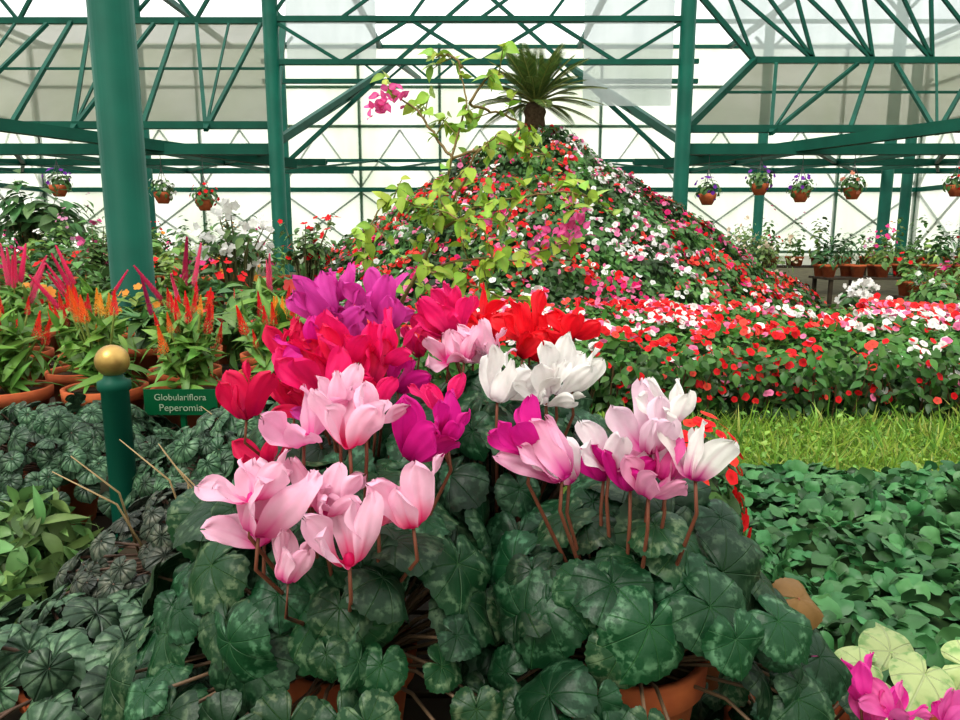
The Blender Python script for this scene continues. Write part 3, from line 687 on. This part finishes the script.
fr=MB()
YG=10.5
for z in(3.86,3.30): fr.beam((-2.87,YG,z),(2.85,YG,z),.07)
for i in range(6):
    x=-2.87+i*.953; fr.beam((x,YG,3.30 if i%2 else 3.86),(x+.953,YG,3.86 if i%2 else 3.30),.045)
    fr.beam((x,YG,3.86),(x+.953,YG,4.5) if i%2 else (x+.5,YG,4.5),.04)
fr.beam((-12.5,YG,4.5),(12.5,YG,4.5),.10)
def lerp(a,b,t): return tuple(np.array(a)*(1-t)+np.array(b)*t)
def bay(s,loA,loB,hiA,hiB,n,grid):
    fr.beam(loA,loB,.10); fr.beam(hiA,hiB,.10); fr.beam(loA,hiA,.10); fr.beam(loB,hiB,.10)
    for i in range(1,n):
        fr.beam(lerp(loA,loB,i/n),lerp(hiA,hiB,i/n),.06)
    o=np.array([0,-.12,-.08])
    for i in range(n):
        l=np.array(lerp(loA,loB,(i+.5)/n))+o; h1=np.array(lerp(hiA,hiB,i/n+.04))+o; h2=np.array(lerp(hiA,hiB,(i+1)/n-.04))+o
        fr.beam(l,h1,.055); fr.beam(l,h2,.055)
        fr.beam(l,(h1+h2)/2,.035)
    fr.beam(lerp(loA,hiA,.5),lerp(loB,hiB,.5),.035)
LA,LB,HA,HB=(-2.95,10.75,2.50),(-12.4,10.75,2.50),(-3.35,13.1,4.55),(-12.4,13.1,4.55)
bay(-1,LA,LB,HA,HB,5,0)
RA,RB,SA,SB=(2.95,10.75,2.45),(12.4,10.75,2.45),(4.55,12.6,3.80),(12.4,12.6,3.80)
bay(1,RA,RB,SA,SB,4,0)
UA,UB=(3.4,12.6,5.0),(12.4,12.6,5.0)
fr.beam(UA,UB,.09); fr.beam(SA,UA,.08)
for i in range(8):
    a=lerp(SA,SB,i/8); b2=lerp(UA,UB,(i+.5)/8); c2=lerp(SA,SB,(i+1)/8); fr.beam(a,b2,.05); fr.beam(b2,c2,.05); fr.beam(c2,lerp(UA,UB,(i+1)/8),.05)
for i in range(6):
    a=lerp(HA,HB,i/6); b2=(a[0]-.8,13.1,5.6); fr.beam(a,b2,.055); fr.beam(b2,lerp(HA,HB,(i+1)/6),.055)
for s in(-1,1):
    x0,x1=s*2.9,s*12.4
    fr.beam((x0,10.7,2.16),(x1,10.7,2.16),.15)
    fr.beam((x0,14.,2.30),(x1,14.,2.30),.12); fr.beam((x0,17.,2.40),(x1,17.,2.40),.12)
    fr.beam((s*6.4,8.8,2.32),(s*3.05,12.2,2.1),.15)
    xs4=np.linspace(x0,x1,6)
    for i in range(5):
        fr.beam((xs4[i],10.7,2.16),(xs4[i+1],14,2.3),.07); fr.beam((xs4[i],14,2.3),(xs4[i+1],17,2.4),.06); fr.beam((xs4[i+1],10.7,2.16),(xs4[i+1],17.,2.4),.07)
for s in(-1,1):
    A1=np.array((s*2.9,10.6,2.25)); B1=np.array((s*1.75,16.,4.55)); A2=np.array((s*3.6,12.,2.2)); B2=np.array((s*2.6,16.8,4.15))
    fr.beam(A1,B1,.09); fr.beam(A2,B2,.09)
    for k in range(6):
        t=k/5; fr.beam(A1*(1-t)+B1*t,A2*(1-t)+B2*t,.05)
        if k<5: fr.beam(A1*(1-t)+B1*t,A2*(1-t-.2)+B2*(t+.2),.04)
    fr.beam(B1,(s*1.75,21.9,5.4),.10)
    fr.beam((s*1.75,16,4.55),(s*4.2,16,2.45),.08)
    fr.beam((s*.1,16,5.9),(s*1.75,16,4.55),.07)
for z,y in((4.55,16.),(4.15,16.),(3.1,21.8),(2.45,17)): fr.beam((-4.6,y,z),(4.6,y,z),.09)
for i in range(10):
    x=-2.5+i*.5; fr.beam((x,16,4.15 if i%2 else 4.55),(x+.5,16,4.55 if i%2 else 4.15),.04)
for i in range(5):
    a=-4+i*2; fr.beam((a,17,2.45),(a+1,21.8,3.1),.05); fr.beam((a+1,21.8,3.1),(a+2,17,2.45),.05)
for x in(-12.5,-7.2,-2.87,2.85,7.2,12.5): fr.beam((x,-3,6.3),(x,22,6.3),.12)
for y in np.arange(-3,22.1,2.5): fr.beam((-12.5,y,6.3),(12.5,y,6.3),.09)
fr.build('greenhouse_frame',[M_steel],False)

# glazing
def off(a,d=(0,.09,.02)): return tuple(np.array(a)+np.array(d))
gl=MB()
gl.quad(off(LA),off(LB),off(HB),off(HA)); gl.quad(off(RA),off(RB),off(SB),off(SA))
gl.build('roof_glazing',[M_panel],False)
gl=MB()
gl.quad(off(SA),off(SB),off(UB),off(UA))
gl.quad((1.45,YG+.16,2.75),(2.70,YG+.16,2.75),(2.70,YG+.16,4.48),(1.45,YG+.16,4.48))
gl.quad((-2.70,YG+.16,3.32),(-1.45,YG+.16,3.32),(-1.45,YG+.16,4.48),(-2.70,YG+.16,4.48))
gl.build('clerestory_glazing',[M_panelg],False)
rf=MB(); rf.quad((-13,-4,6.4),(13,-4,6.4),(13,23,6.4),(-13,23,6.4)); rf.build('ceiling',[M_roof],False)
def wall(name,p,q,n,h,xb=True):
    p=np.array(p,float);q=np.array(q,float); w=MB(); up=np.array([0,0,1.])
    d=norm(q-p); nn=np.cross(d,up)*.06
    w.quad(p,q,q+up*h,p+up*h,1)
    for k in range(n+1):
        a=p+(q-p)*k/n; w.beam(a+nn,a+nn+up*h,.08)
        if k<n:
            b=p+(q-p)*(k+1)/n
            w.beam(a+nn+up*.5,b+nn+up*2.2,.045); w.beam(b+nn+up*.5,a+nn+up*2.2,.045)
            w.beam(a+nn+up*2.35,(a+b)/2+nn+up*4.,.04); w.beam(b+nn+up*2.35,(a+b)/2+nn+up*4.,.04)
    for z in(.45,2.28,4.1,5.2,6.3): w.beam(p+nn+up*z,q+nn+up*z,.08 if z!=2.28 else .13)
    w.build(name,[M_steel,M_panelw],False)
wall('wall_back',(13,22,0),(-13,22,0),11,6.4)
wall('wall_left',(-13,22,0),(-13,-4,0),12,6.4)
wall('wall_right',(13,-4,0),(13,22,0),12,6.4)
wall('wall_front',(-13,-4,0),(13,-4,0),13,6.4)

# hanging baskets
def basket(x,y,z,col):
    mb=MB(); mb.lathe([(0,0),(.07,.0),(.12,.10),(.13,.16),(.12,.16),(.10,.12),(0,.12)],(x,y,z),20,1)
    for k in range(3):
        a=k*2.094; mb.tube([(x+.12*math.cos(a),y+.12*math.sin(a),z+.16),(x,y,z+.5)],.005,4,3,(.1,.1,.1))
    mb.tube([(x,y,z+.5),(x,y,2.09)],.005,4,3,(.1,.1,.1))
    n=90; d=rdir(n,.1); pos=np.array([x,y,z+.20])+d*[.19,.19,.16]*R(n)[:,None]**.4
    mb.inst(T_leaf,frames(pos,d+[0,0,.4],d+rng.normal(size=(n,3))*.5,U(.06,.10,n)),greens(n,(.09,.20,.06)),None,0)
    n=14; d=rdir(n,.3); pos=np.array([x,y,z+.22])+d*[.2,.2,.18]
    mb.inst(T_fl,frames(pos,d+[0,-.4,0],rdir(n),U(.02,.035,n)),np.array(col),None,2)
    mb.build('hanging_basket',ML)
vio=(.22,.04,.42)
for x,y,z,c in((4.05,10.7,1.52,vio),(4.65,10.7,1.42,vio),(5.4,10.7,1.46,(.8,.3,.2)),(3.3,10.7,1.38,vio),(6.9,10.7,1.50,RED),(-4.6,10.7,1.40,WHT),(-4.0,10.7,1.30,RED),(-6.1,10.7,1.5,vio)):
    basket(x,y,z,c)

# ------------------------------------------------------------------ light & camera
w=bpy.data.worlds.new('overcast_sky'); bpy.context.scene.world=w; w.use_nodes=True
bg=w.node_tree.nodes['Background']; bg.inputs[0].default_value=(.97,.985,1.0,1); bg.inputs[1].default_value=1.72
sd=bpy.data.lights.new('sun','SUN'); sd.energy=3.4; sd.angle=.4; sd.color=(1,.97,.91)
so=bpy.data.objects.new('sun',sd); bpy.context.scene.collection.objects.link(so); so.rotation_euler=(math.radians(30),math.radians(-20),0)
cd=bpy.data.cameras.new('camera'); cd.lens=27; cd.sensor_width=36; cd.clip_start=.02; cd.clip_end=200
co=bpy.data.objects.new('camera',cd); bpy.context.scene.collection.objects.link(co)
co.location=(0,0,.95); co.rotation_euler=(math.radians(90-9.85),0,0)
bpy.context.scene.camera=co
vs=bpy.context.scene.view_settings
vs.view_transform='Standard'; vs.exposure=0.08; vs.gamma=.90
